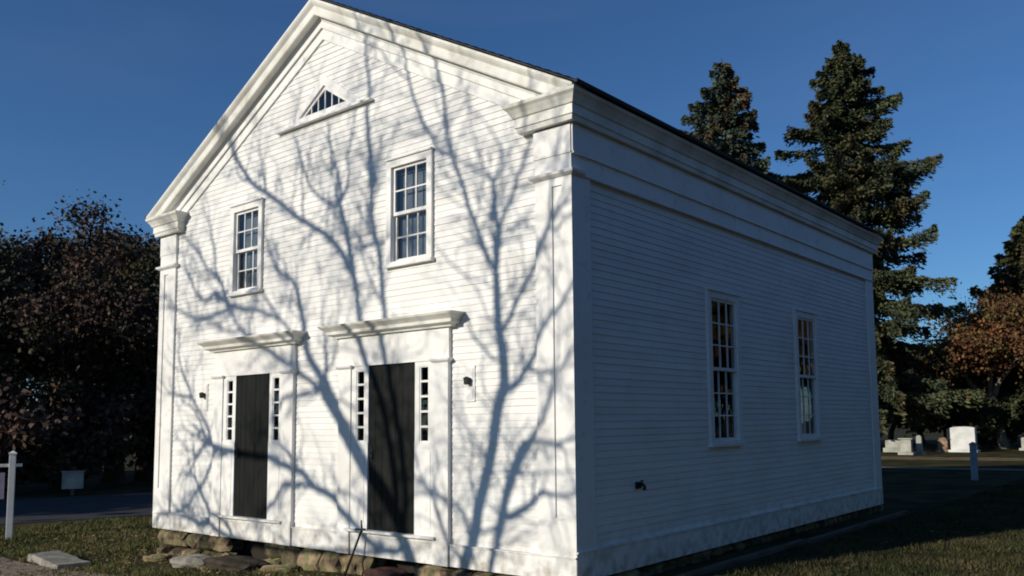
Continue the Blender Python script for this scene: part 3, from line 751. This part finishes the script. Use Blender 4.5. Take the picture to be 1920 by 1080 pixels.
# more of the woods toward the sun (out of frame): they shade what is seen
for i, (x, y, h) in enumerate([(-37, -4, 8), (-33, -8, 8), (-36, -13, 9), (-41, -2, 9), (-42, -12, 10), (-28.5, -15, 9), (-34, -20, 11), (-31, -25, 11), (-40, -22, 12)]):
    broadleaf('woodland_tree', (x, y, gz(x, y)), h, 1.0, M['woods_brown' if i % 2 else 'woods_green'], 'woodland tree across the lane toward the sun, left of the view', 'trees of the woods outside the view', seed=60+i, leaves=7000, size=.34, clear=.17, puff=.8)

# woods east of the meeting house (outside the view; the side windows mirror them)
for i, (x, y, h) in enumerate([(22, -6, 11), (20, 3, 11), (22, 11, 12), (18, 19, 11), (21, 27, 11), (14, 33, 10), (19, 38, 11), (25, 47, 12), (12, 43, 10), (16, 27, 9)]):
    broadleaf('roadside_tree', (x, y, gz(x, y)), h, 1.0, M['woods_ochre' if i % 2 else 'woods_brown'], 'autumn tree east of the meeting house, right of the view', 'trees east of the meeting house', seed=90+i, leaves=20000, size=.45, clear=.12, puff=.9)
BR=[("A",[(-1.66,0.0,0.109),(-1.6,0.18,0.109),(-1.48,0.66,0.109),(-1.36,1.05,0.108),(-1.24,1.44,0.108),(-1.17,1.84,0.108),(-1.06,2.09,0.107)]),
("A",[(-1.06,2.09,0.107),(-1.06,2.29,0.099),(-1.09,2.64,0.092),(-1.15,2.88,0.084),(-1.16,3.22,0.076),(-1.16,3.46,0.068)]),
("A",[(-1.16,3.46,0.051),(-1.3,3.67,0.049),(-1.46,3.98,0.048),(-1.62,4.34,0.046),(-1.73,4.65,0.044),(-1.9,5.03,0.042),(-2.0,5.36,0.04),(-2.04,5.75,0.037),(-2.09,6.07,0.035),(-2.13,6.29,0.032),(-2.2,6.56,0.03)]),
("A",[(-1.9,5.03,0.042),(-2.15,5.16,0.04),(-2.29,5.39,0.037),(-2.47,5.65,0.035),(-2.63,6.0,0.032),(-2.72,6.32,0.028),(-2.72,6.62,0.025),(-2.81,6.96,0.021)]),
("A",[(-2.72,6.24,0.021),(-2.85,6.33,0.02),(-2.99,6.46,0.019),(-3.13,6.62,0.018),(-3.26,6.8,0.017)]),
("A",[(-1.16,3.46,0.064),(-1.15,3.81,0.059),(-1.14,3.98,0.054),(-1.19,4.3,0.049),(-1.21,4.57,0.044),(-1.23,4.6,0.039)]),
("A",[(-1.23,4.6,0.026),(-1.36,4.67,0.024),(-1.49,4.75,0.022),(-1.73,4.92,0.021),(-1.87,5.05,0.019)]),
("A",[(-1.23,4.6,0.026),(-1.12,4.64,0.023),(-1.06,4.85,0.02),(-1.13,5.06,0.018),(-1.25,5.22,0.016),(-1.36,5.36,0.013)]),
("A",[(-1.14,3.98,0.047),(-1.04,4.14,0.044),(-0.92,4.33,0.041),(-0.84,4.52,0.039),(-0.79,4.61,0.037),(-0.72,4.77,0.035),(-0.64,4.91,0.032),(-0.55,5.06,0.03),(-0.47,5.3,0.028)]),
("A",[(-0.83,4.42,0.025),(-0.71,4.43,0.023),(-0.59,4.42,0.021),(-0.44,4.45,0.019),(-0.31,4.57,0.017),(-0.2,4.74,0.015)]),
("A",[(-1.09,2.76,0.046),(-0.99,2.88,0.045),(-0.9,3.01,0.045),(-0.78,3.21,0.044),(-0.6,3.44,0.043),(-0.45,3.69,0.043),(-0.33,3.88,0.042)]),
("A",[(-0.33,3.88,0.035),(-0.31,4.02,0.032),(-0.3,4.16,0.029),(-0.27,4.42,0.026),(-0.19,4.61,0.023)]),
("A",[(-0.33,3.86,0.031),(-0.22,3.85,0.026),(-0.11,3.92,0.022),(0.02,3.98,0.018)]),
("A",[(-1.06,2.09,0.074),(-0.91,2.12,0.068),(-0.7,2.33,0.061),(-0.55,2.54,0.055),(-0.43,2.75,0.049),(-0.27,2.91,0.044),(-0.15,3.03,0.038),(0.01,3.2,0.033)]),
("A",[(-0.7,2.31,0.032),(-0.57,2.27,0.03),(-0.41,2.25,0.029),(-0.25,2.26,0.028),(-0.15,2.34,0.027),(-0.01,2.48,0.025)]),
("A",[(-1.21,2.43,0.03),(-1.29,2.51,0.026),(-1.4,2.61,0.023),(-1.52,2.73,0.02),(-1.6,2.85,0.017),(-1.67,3.0,0.013)]),
("A",[(-1.3,2.9,0.017),(-1.37,3.08,0.016),(-1.5,3.31,0.016),(-1.65,3.48,0.015),(-1.9,3.65,0.015),(-2.1,3.85,0.014)]),
("A",[(-1.49,0.63,0.021),(-1.52,0.78,0.021),(-1.57,0.92,0.02),(-1.6,1.15,0.02),(-1.55,1.4,0.019),(-1.6,1.53,0.018),(-1.67,1.65,0.018)]),
("A",[(-1.58,0.26,0.03),(-1.72,0.65,0.032),(-1.84,0.74,0.034),(-1.97,0.8,0.036)]),
("A",[(-1.61,0.1,0.026),(-1.84,0.21,0.03),(-1.97,0.38,0.034),(-2.04,0.54,0.038),(-2.09,0.66,0.042)]),
("A",[(-1.24,1.44,0.021),(-1.4,1.34,0.019),(-1.57,1.33,0.016),(-1.66,1.4,0.013)]),
("B",[(-1.24,-0.01,0.054),(-1.19,0.21,0.061),(-1.16,0.41,0.069),(-1.13,0.56,0.076),(-1.01,0.94,0.083),(-0.94,1.11,0.09),(-0.86,1.28,0.096),(-0.72,1.47,0.102)]),
("B",[(-0.72,1.47,0.055),(-0.64,1.54,0.051),(-0.55,1.62,0.046),(-0.46,1.72,0.042),(-0.39,1.82,0.038),(-0.35,1.94,0.034),(-0.31,2.07,0.03),(-0.28,2.23,0.026)]),
("B",[(-0.82,1.35,0.032),(-0.61,1.49,0.031),(-0.43,1.48,0.03),(-0.24,1.48,0.03),(-0.12,1.5,0.029),(0.01,1.53,0.029)]),
("B",[(-0.92,1.13,0.028),(-0.74,1.13,0.025),(-0.51,1.14,0.021),(-0.34,1.15,0.018),(0.01,1.17,0.014)]),
("B",[(-1.08,0.62,0.082),(-0.91,0.68,0.073),(-0.73,0.76,0.065),(-0.59,0.86,0.057),(-0.44,0.93,0.05),(-0.38,0.92,0.043),(-0.21,0.91,0.036),(0.0,0.91,0.028)]),
("B",[(-0.98,1.02,0.024),(-1.06,1.17,0.022),(-1.0,1.18,0.019),(-1.19,1.14,0.017)]),
("B",[(-1.11,0.59,0.041),(-1.23,0.5,0.037),(-1.4,0.45,0.034)]),
("B",[(-0.24,1.48,0.018),(-0.15,1.36,0.017),(-0.11,1.25,0.016),(-0.07,1.13,0.014)]),
("C",[(-2.58,0.03,0.146),(-2.68,0.21,0.148),(-2.8,0.43,0.15),(-2.93,0.62,0.153),(-3.14,0.85,0.156),(-3.41,1.09,0.161),(-3.74,1.46,0.168),(-3.98,1.73,0.172),(-4.19,1.96,0.177),(-4.36,2.15,0.18),(-4.47,2.33,0.182)]),
("C",[(-4.47,2.33,0.103),(-4.6,2.5,0.099),(-4.79,2.67,0.094),(-4.89,2.93,0.089),(-4.92,3.13,0.083),(-4.97,3.31,0.077),(-5.04,3.53,0.072),(-5.1,3.67,0.065),(-5.16,3.79,0.059),(-5.25,3.86,0.053)]),
("C",[(-5.25,3.86,0.04),(-5.36,3.97,0.034),(-5.4,4.08,0.027),(-5.52,4.2,0.021)]),
("C",[(-5.25,3.86,0.04),(-5.47,3.91,0.036),(-5.66,4.09,0.031),(-5.77,4.29,0.026),(-5.89,4.48,0.021)]),
("C",[(-4.4,2.15,0.066),(-4.59,2.24,0.067),(-4.77,2.35,0.067),(-4.98,2.45,0.068),(-5.16,2.57,0.069),(-5.36,2.64,0.069),(-5.77,2.84,0.071),(-6.25,3.03,0.074),(-6.53,3.2,0.075)]),
("C",[(-5.03,2.71,0.052),(-5.18,2.98,0.049),(-5.31,3.12,0.047),(-5.49,3.27,0.044),(-5.64,3.4,0.041),(-5.8,3.55,0.038),(-5.96,3.68,0.036)]),
("C",[(-5.49,3.27,0.047),(-5.58,3.3,0.051),(-6.0,3.44,0.057),(-6.3,3.5,0.062),(-6.55,3.54,0.068),(-6.73,3.59,0.073),(-6.89,3.63,0.078),(-7.14,3.76,0.083),(-7.37,3.85,0.089)]),
("C",[(-6.89,3.63,0.054),(-7.07,3.86,0.051),(-7.14,4.01,0.048),(-7.32,4.15,0.044),(-7.57,4.29,0.041),(-7.8,4.52,0.038),(-8.03,4.72,0.035)]),
("C",[(-7.14,4.01,0.048),(-7.24,4.14,0.042),(-7.33,4.26,0.036),(-7.41,4.64,0.031),(-7.54,5.05,0.025)]),
("C",[(-6.82,3.58,0.062),(-7.05,3.54,0.059),(-7.35,3.5,0.057),(-7.53,3.46,0.053),(-7.71,3.46,0.05),(-7.98,3.52,0.047),(-8.28,3.6,0.044)]),
("C",[(-7.37,3.85,0.049),(-7.56,3.78,0.045),(-7.73,3.81,0.042),(-7.94,3.95,0.038),(-8.07,4.12,0.035),(-8.21,4.3,0.031),(-8.33,4.49,0.027)]),
("C",[(-6.2,2.98,0.043),(-6.33,3.24,0.039),(-6.25,3.4,0.034),(-6.22,3.48,0.029)]),
("C",[(-6.65,3.14,0.053),(-6.96,3.22,0.043),(-7.2,3.31,0.032)]),
("C",[(-4.46,2.3,0.073),(-4.38,2.49,0.063),(-4.4,2.7,0.053),(-4.42,2.86,0.044),(-4.45,3.05,0.034),(-4.51,3.25,0.025)]),
("C",[(-4.43,2.41,0.042),(-4.25,2.55,0.034),(-4.18,2.74,0.026),(-4.11,2.84,0.018)]),
("C",[(-2.83,0.43,0.075),(-2.91,0.99,0.075),(-2.99,1.39,0.074),(-3.15,1.94,0.074),(-3.32,2.29,0.074),(-3.49,2.59,0.074),(-3.61,2.87,0.073),(-3.66,3.14,0.072),(-3.72,3.36,0.071),(-3.74,3.52,0.07),(-3.83,3.85,0.069),(-3.9,4.16,0.068),(-4.05,4.58,0.067),(-4.14,4.79,0.066)]),
("C",[(-4.14,4.79,0.048),(-4.1,5.0,0.044),(-4.16,5.18,0.041),(-4.2,5.31,0.038),(-4.29,5.46,0.035),(-4.34,5.62,0.032),(-4.38,5.85,0.028),(-4.43,6.05,0.025)]),
("C",[(-4.14,4.79,0.042),(-4.33,4.83,0.041),(-4.55,4.94,0.039),(-4.67,5.03,0.037),(-4.79,5.13,0.035),(-4.91,5.33,0.033),(-5.01,5.55,0.031),(-5.11,5.77,0.029),(-5.22,5.99,0.027)]),
("C",[(-4.14,4.79,0.042),(-4.01,4.94,0.038),(-3.92,5.14,0.035),(-3.95,5.37,0.032),(-3.95,5.49,0.03),(-3.87,5.74,0.026),(-3.81,6.02,0.023)]),
("C",[(-3.79,3.74,0.075),(-3.92,3.86,0.073),(-4.0,4.02,0.071),(-4.19,4.21,0.07),(-4.45,4.41,0.069),(-4.82,4.6,0.069),(-5.16,4.78,0.068),(-5.51,5.02,0.067),(-5.94,5.28,0.067),(-6.18,5.4,0.065),(-6.39,5.55,0.063),(-6.53,5.7,0.06),(-6.68,5.86,0.058),(-6.82,6.04,0.055)]),
("C",[(-4.97,4.68,0.033),(-5.0,4.9,0.029),(-5.0,5.11,0.026),(-5.02,5.35,0.023),(-5.07,5.56,0.02)]),
("C",[(-6.39,5.55,0.038),(-6.6,5.61,0.031),(-6.76,5.77,0.023)]),
("C",[(-5.94,5.26,0.036),(-6.01,5.54,0.029),(-6.08,5.8,0.022)]),
("C",[(-2.76,0.33,0.07),(-2.7,0.8,0.068),(-2.81,1.53,0.068),(-2.95,2.07,0.069),(-3.07,2.52,0.069),(-3.14,2.8,0.068),(-3.15,3.12,0.067),(-3.18,3.34,0.066),(-3.21,3.52,0.065),(-3.25,3.85,0.065),(-3.31,4.1,0.064),(-3.41,4.42,0.063),(-3.45,4.61,0.062),(-3.44,4.83,0.061)]),
("C",[(-3.44,4.83,0.072),(-3.46,5.05,0.068),(-3.49,5.33,0.063),(-3.53,5.73,0.059),(-3.56,6.04,0.054),(-3.5,6.3,0.049),(-3.53,6.49,0.044),(-3.57,6.72,0.039),(-3.53,6.95,0.034)]),
("C",[(-3.29,4.1,0.033),(-3.41,4.23,0.032),(-3.48,4.32,0.031),(-3.52,4.55,0.029),(-3.55,4.77,0.028)]),
("C",[(-3.2,3.35,0.032),(-3.33,3.47,0.029),(-3.44,3.66,0.026),(-3.6,3.9,0.022)]),
("C",[(-3.44,4.9,0.033),(-3.33,5.1,0.029),(-3.25,5.3,0.025),(-3.12,5.46,0.02),(-2.98,5.58,0.016)]),
("C",[(-3.45,4.1,0.033),(-3.65,4.1,0.034),(-3.79,4.14,0.034)]),
("C",[(-3.91,4.25,0.035),(-3.75,4.28,0.032),(-3.63,4.16,0.03),(-3.47,4.1,0.028)]),
("C",[(-2.7,0.14,0.079),(-2.93,0.09,0.079),(-3.29,0.15,0.081),(-3.58,0.33,0.081),(-3.78,0.46,0.081),(-3.98,0.58,0.081),(-4.22,0.74,0.081),(-4.43,0.8,0.081),(-4.57,0.83,0.08),(-4.76,0.95,0.079),(-4.92,1.05,0.079),(-5.18,1.11,0.078),(-5.38,1.15,0.078),(-5.66,1.23,0.077),(-6.14,1.26,0.079),(-6.56,1.29,0.079),(-6.94,1.34,0.079),(-7.27,1.41,0.079)]),
("C",[(-7.27,1.41,0.063),(-7.51,1.41,0.056),(-7.66,1.3,0.049),(-7.79,1.18,0.041)]),
("C",[(-4.86,1.03,0.044),(-5.01,1.1,0.041),(-5.06,1.22,0.037),(-5.11,1.29,0.033),(-5.29,1.39,0.03),(-5.48,1.47,0.027)]),
("C",[(-4.55,0.83,0.054),(-4.73,0.85,0.053),(-4.92,0.87,0.051),(-5.22,0.83,0.05),(-5.35,0.74,0.048),(-5.45,0.61,0.045),(-5.54,0.54,0.043),(-5.64,0.49,0.04)]),
("C",[(-7.27,1.41,0.047),(-7.39,1.57,0.046),(-7.46,1.7,0.044),(-7.61,1.87,0.042),(-7.82,2.04,0.04),(-8.0,2.27,0.039),(-8.2,2.52,0.037),(-8.33,2.68,0.035)]),
("C",[(-7.78,2.0,0.042),(-7.94,2.17,0.039),(-8.22,2.22,0.037),(-8.48,2.25,0.035)]),
("C",[(-6.94,1.33,0.054),(-7.12,1.27,0.053),(-7.32,1.11,0.052),(-7.43,0.93,0.051),(-7.57,0.78,0.049),(-7.76,0.65,0.048),(-7.9,0.5,0.047),(-8.11,0.39,0.046),(-8.31,0.3,0.045),(-8.8,0.24,0.045)]),
("C",[(-4.22,0.77,0.035),(-4.02,0.8,0.032),(-3.82,0.78,0.028),(-3.64,0.72,0.025),(-3.48,0.65,0.022)]),
("C",[(-4.32,2.1,0.054),(-4.42,2.18,0.052),(-4.64,2.18,0.05),(-4.87,2.14,0.049),(-5.08,2.12,0.047),(-5.22,2.09,0.045),(-5.34,2.04,0.043),(-5.44,1.93,0.04)]),
("C",[(-4.21,1.99,0.035),(-4.0,2.02,0.031),(-3.84,1.98,0.027),(-3.64,1.89,0.022)]),
("C",[(-4.07,1.82,0.035),(-3.92,1.8,0.03),(-3.81,1.73,0.026),(-3.61,1.64,0.022)]),
("C",[(-2.88,0.06,0.05),(-3.94,0.01,0.054),(-5.41,-0.08,0.061),(-6.52,-0.01,0.065),(-6.88,0.06,0.064),(-7.21,0.21,0.063),(-7.38,0.43,0.061),(-7.56,0.6,0.059),(-7.67,0.76,0.057)]),
("C",[(-6.52,-0.01,0.058),(-6.67,0.14,0.057),(-6.9,0.29,0.056),(-7.14,0.32,0.054)]),
("C",[(-7.21,0.21,0.062),(-7.52,0.13,0.056),(-7.77,0.2,0.049)])]
# ------------------------------------------------------------------ bare trees in front of the facade (they cast the branch shadows)
def catmull(P, n=3):
    P = [np.array(p) for p in P]; P = [2*P[0]-P[1]]+P+[2*P[-1]-P[-2]]; out = []
    for i in range(1, len(P)-2):
        for k in range(n):
            t = k/n
            out.append(.5*((2*P[i])+(-P[i-1]+P[i+1])*t+(2*P[i-1]-5*P[i]+4*P[i+1]-P[i+2])*t*t+(-P[i-1]+3*P[i]-3*P[i+1]+P[i+2])*t**3))
    out.append(P[-2]); return out
def bare_tree(name, keys, dbase, extend, label, seed):
    rg = random.Random(seed); T = MB(); B_ = MB(); Tw = MB()
    lx, ly, lz = LD
    def w3(x, z, d):
        t = d/ly; return (x-lx*t, -d, z-lz*t)
    known = []
    segs = []
    for key, P in BR:
        if key not in keys: continue
        pts = catmull([p for p in P], 3)
        first = len(segs) == 0
        if key in extend and not any(s[0] == key for s in segs):
            ex, ez, er = extend[key]; p0 = pts[0]
            pts = [np.array([ex+(p0[0]-ex)*k**1.5, ez+(p0[1]-ez)*k, er+(p0[2]-er)*k**.5]) for k in np.linspace(0, .93, 9)]+pts
            d = dbase; dd = rg.uniform(-.05, .05); isT = True
        else:
            best = min(known, key=lambda q: (q[0]-pts[0][0])**2+(q[1]-pts[0][1])**2); d = best[2]; isT = P[0][2] > .11
            dd = rg.uniform(-.55, .55)
            pts[0] = np.array([best[0], best[1], min(pts[0][2], best[3]*.9)])
        row = []; prev = pts[0]; acc = rg.uniform(0, 6)
        for p in pts:
            s = math.hypot(p[0]-prev[0], p[1]-prev[1]); acc += s; d += s*dd+s*.18*math.sin(acc*2.3); d = min(dbase+1.7, max(dbase-1.5, d)); prev = p
            jx = rg.gauss(0, .006); row.append((p[0]+jx, p[1]+rg.gauss(0, .004), d, max(.006, p[2]*.74)))
        known += row; segs.append((key, row))
        (T if isT else B_).tube([w3(a, b, c) for a, b, c, _ in row], [q[3] for q in row], 10 if isT else 6)
        # continue past a thin end with fine growth
        tw = []
        def twig(x, z, d_, ang, L, r, lvl):
            n = 4; X, Z, DD = x, z, d_; a = ang; R_ = []; ddd = rg.uniform(-.8, .8)
            for i in range(n+1):
                R_.append((X, Z, DD)); a += rg.gauss(0, .22); a += (math.pi/2-a)*.06
                X += math.cos(a)*L/n; Z += math.sin(a)*L/n; DD += ddd*L/n
            Tw.tube([w3(*q) for q in R_], [r*(1-.65*i/n) for i in range(n+1)], 3, cap=False)
            if lvl > 0:
                for _ in range(rg.choice((2, 3, 3, 4))):
                    i = rg.randint(1, n); twig(*R_[i], ang+rg.choice((-1, 1))*rg.uniform(.35, 1.0), L*rg.uniform(.45, .8), r*.6, lvl-1)
        rend = row[-1][3]
        if rend < .06:
            a = math.atan2(row[-1][1]-row[-4][1], row[-1][0]-row[-4][0])
            twig(row[-1][0], row[-1][1], row[-1][2], a, .75, rend*.8, 2); twig(row[-1][0], row[-1][1], row[-1][2], a+rg.uniform(-.5, .5), .6, rend*.6, 2)
        s = 0
        for i in range(2, len(row)):
            L = math.hypot(row[i][0]-row[i-1][0], row[i][1]-row[i-1][1]); s += L
            if row[i][3] > .115: continue
            if s > .10:
                s = 0
                if rg.random() < .88:
                    a = math.atan2(row[i][1]-row[i-1][1], row[i][0]-row[i-1][0])+rg.choice((-1, 1))*rg.uniform(.4, 1.1)
                    twig(row[i][0], row[i][1], row[i][2], a, rg.uniform(.25, .9), min(.016, row[i][3]*.45), 1 if rg.random() < .65 else 2)
    base = segs[0][1][0]; b3 = w3(base[0], base[1], base[2])
    r = empty(name, (b3[0], b3[1], gz(b3[0], b3[1]))); tag(r, label, 'tree')
    for mb, nm, mt in ((T, 'trunk', M['bark']), (B_, 'branches', M['bark']), (Tw, 'twigs', M['bark'])):
        if mb.v:
            o = mb.build(nm, mt, r, smooth=True); o.matrix_parent_inverse = Matrix.Translation((-b3[0], -b3[1], -gz(b3[0], b3[1])))
    return r
TZ = -LD.z/LD.y
bare_tree('bare_tree', ('A', 'B'), 8.7, {'A': (-2.05, -.40-8.7*TZ, .27), 'B': (-1.95, -.40-8.7*TZ, .16)}, 'leafless two stemmed tree in front of the meeting house facade, nearer the right side', 5)
bare_tree('bare_tree', ('C',), 11.0, {'C': (-2.35, -.45-11.0*TZ, .30)}, 'leafless spreading tree farther from the facade, behind and left of the viewer', 8)
# ------------------------------------------------------------------ grass and leaf litter
def scatter(name, n, x0, x1, y0, y1, hgt, m, keep, kind='blade'):
    x = RNG.uniform(x0, x1, n); y = RNG.uniform(y0, y1, n)
    cl = np.sin(x*2.1+1.3*np.sin(y*1.7))*np.sin(y*2.6+x*.8)+.6*np.sin(x*6.1+y*4.3)*np.sin(y*7.7-x*3)
    k = np.array([keep(a, b) for a, b in zip(x, y)]) & (RNG.random(n) < .62+.35*cl); x, y, cl = x[k], y[k], cl[k]; n = len(x)
    z = np.array([gz(a, b) for a, b in zip(x, y)]); P = np.stack([x, y, z], 1)
    if kind == 'blade':
        h = hgt*RNG.uniform(.5, 1.4, n)*(1+.35*cl); a = RNG.uniform(0, 6.28, n); w_ = .006+.004*RNG.random(n); ln = RNG.normal(0, .45, (n, 2))*h[:, None]
        dx = np.stack([np.cos(a)*w_, np.sin(a)*w_, 0*a], 1)
        tip = P+np.stack([ln[:, 0], ln[:, 1], h], 1)
        V = np.stack([P-dx, P+dx, tip], 1)
    else:
        V = leaf_quads(P+np.array([0, 0, .012]), hgt, elong=1.2); V[:, :, 2] = P[:, None, 2]+.012+(V[:, :, 2]-P[:, None, 2]-.012)*.35+.01
    o = quads(name, V, m); tag(o, kind='stuff'); return o
def lawn(x, y):
    if -W-.05 < x < .02 and -.02 < y < D: return False
    if -9.9 < x < -3 and y > -.95 and random.random() < .8: return False
    if x < -9.0 and y < -1.75+.1*math.sin(x*3): return False
    if x < -5 and y < -1.55: return random.random() < .25
    return True
tag(scatter('grass', 70000, -15.5, -3.5, -2.6, 3.0, .055, M['grass'], lawn), 'patchy olive autumn grass along the front foundation', 'grass')
tag(scatter('grass', 120000, .65, 6.5, .8, 22.0, .045, M['shade_toned_grass'], lambda x, y: True), 'mown grass beside the shaded wall and beyond its shadow', 'grass')
tag(scatter('leaf_litter', 9000, -14, -3.5, -2.4, 1.5, .036, M['litter'], lambda x, y: not (-W-.05 < x and y > 0), 'leaf'), 'scattered brown fallen leaves on the front grass', 'fallen leaves')
tag(scatter('leaf_litter', 500, .6, 6, 2, 16, .045, M['litter'], lambda x, y: True, 'leaf'), 'scattered brown fallen leaves on the side grass', 'fallen leaves')
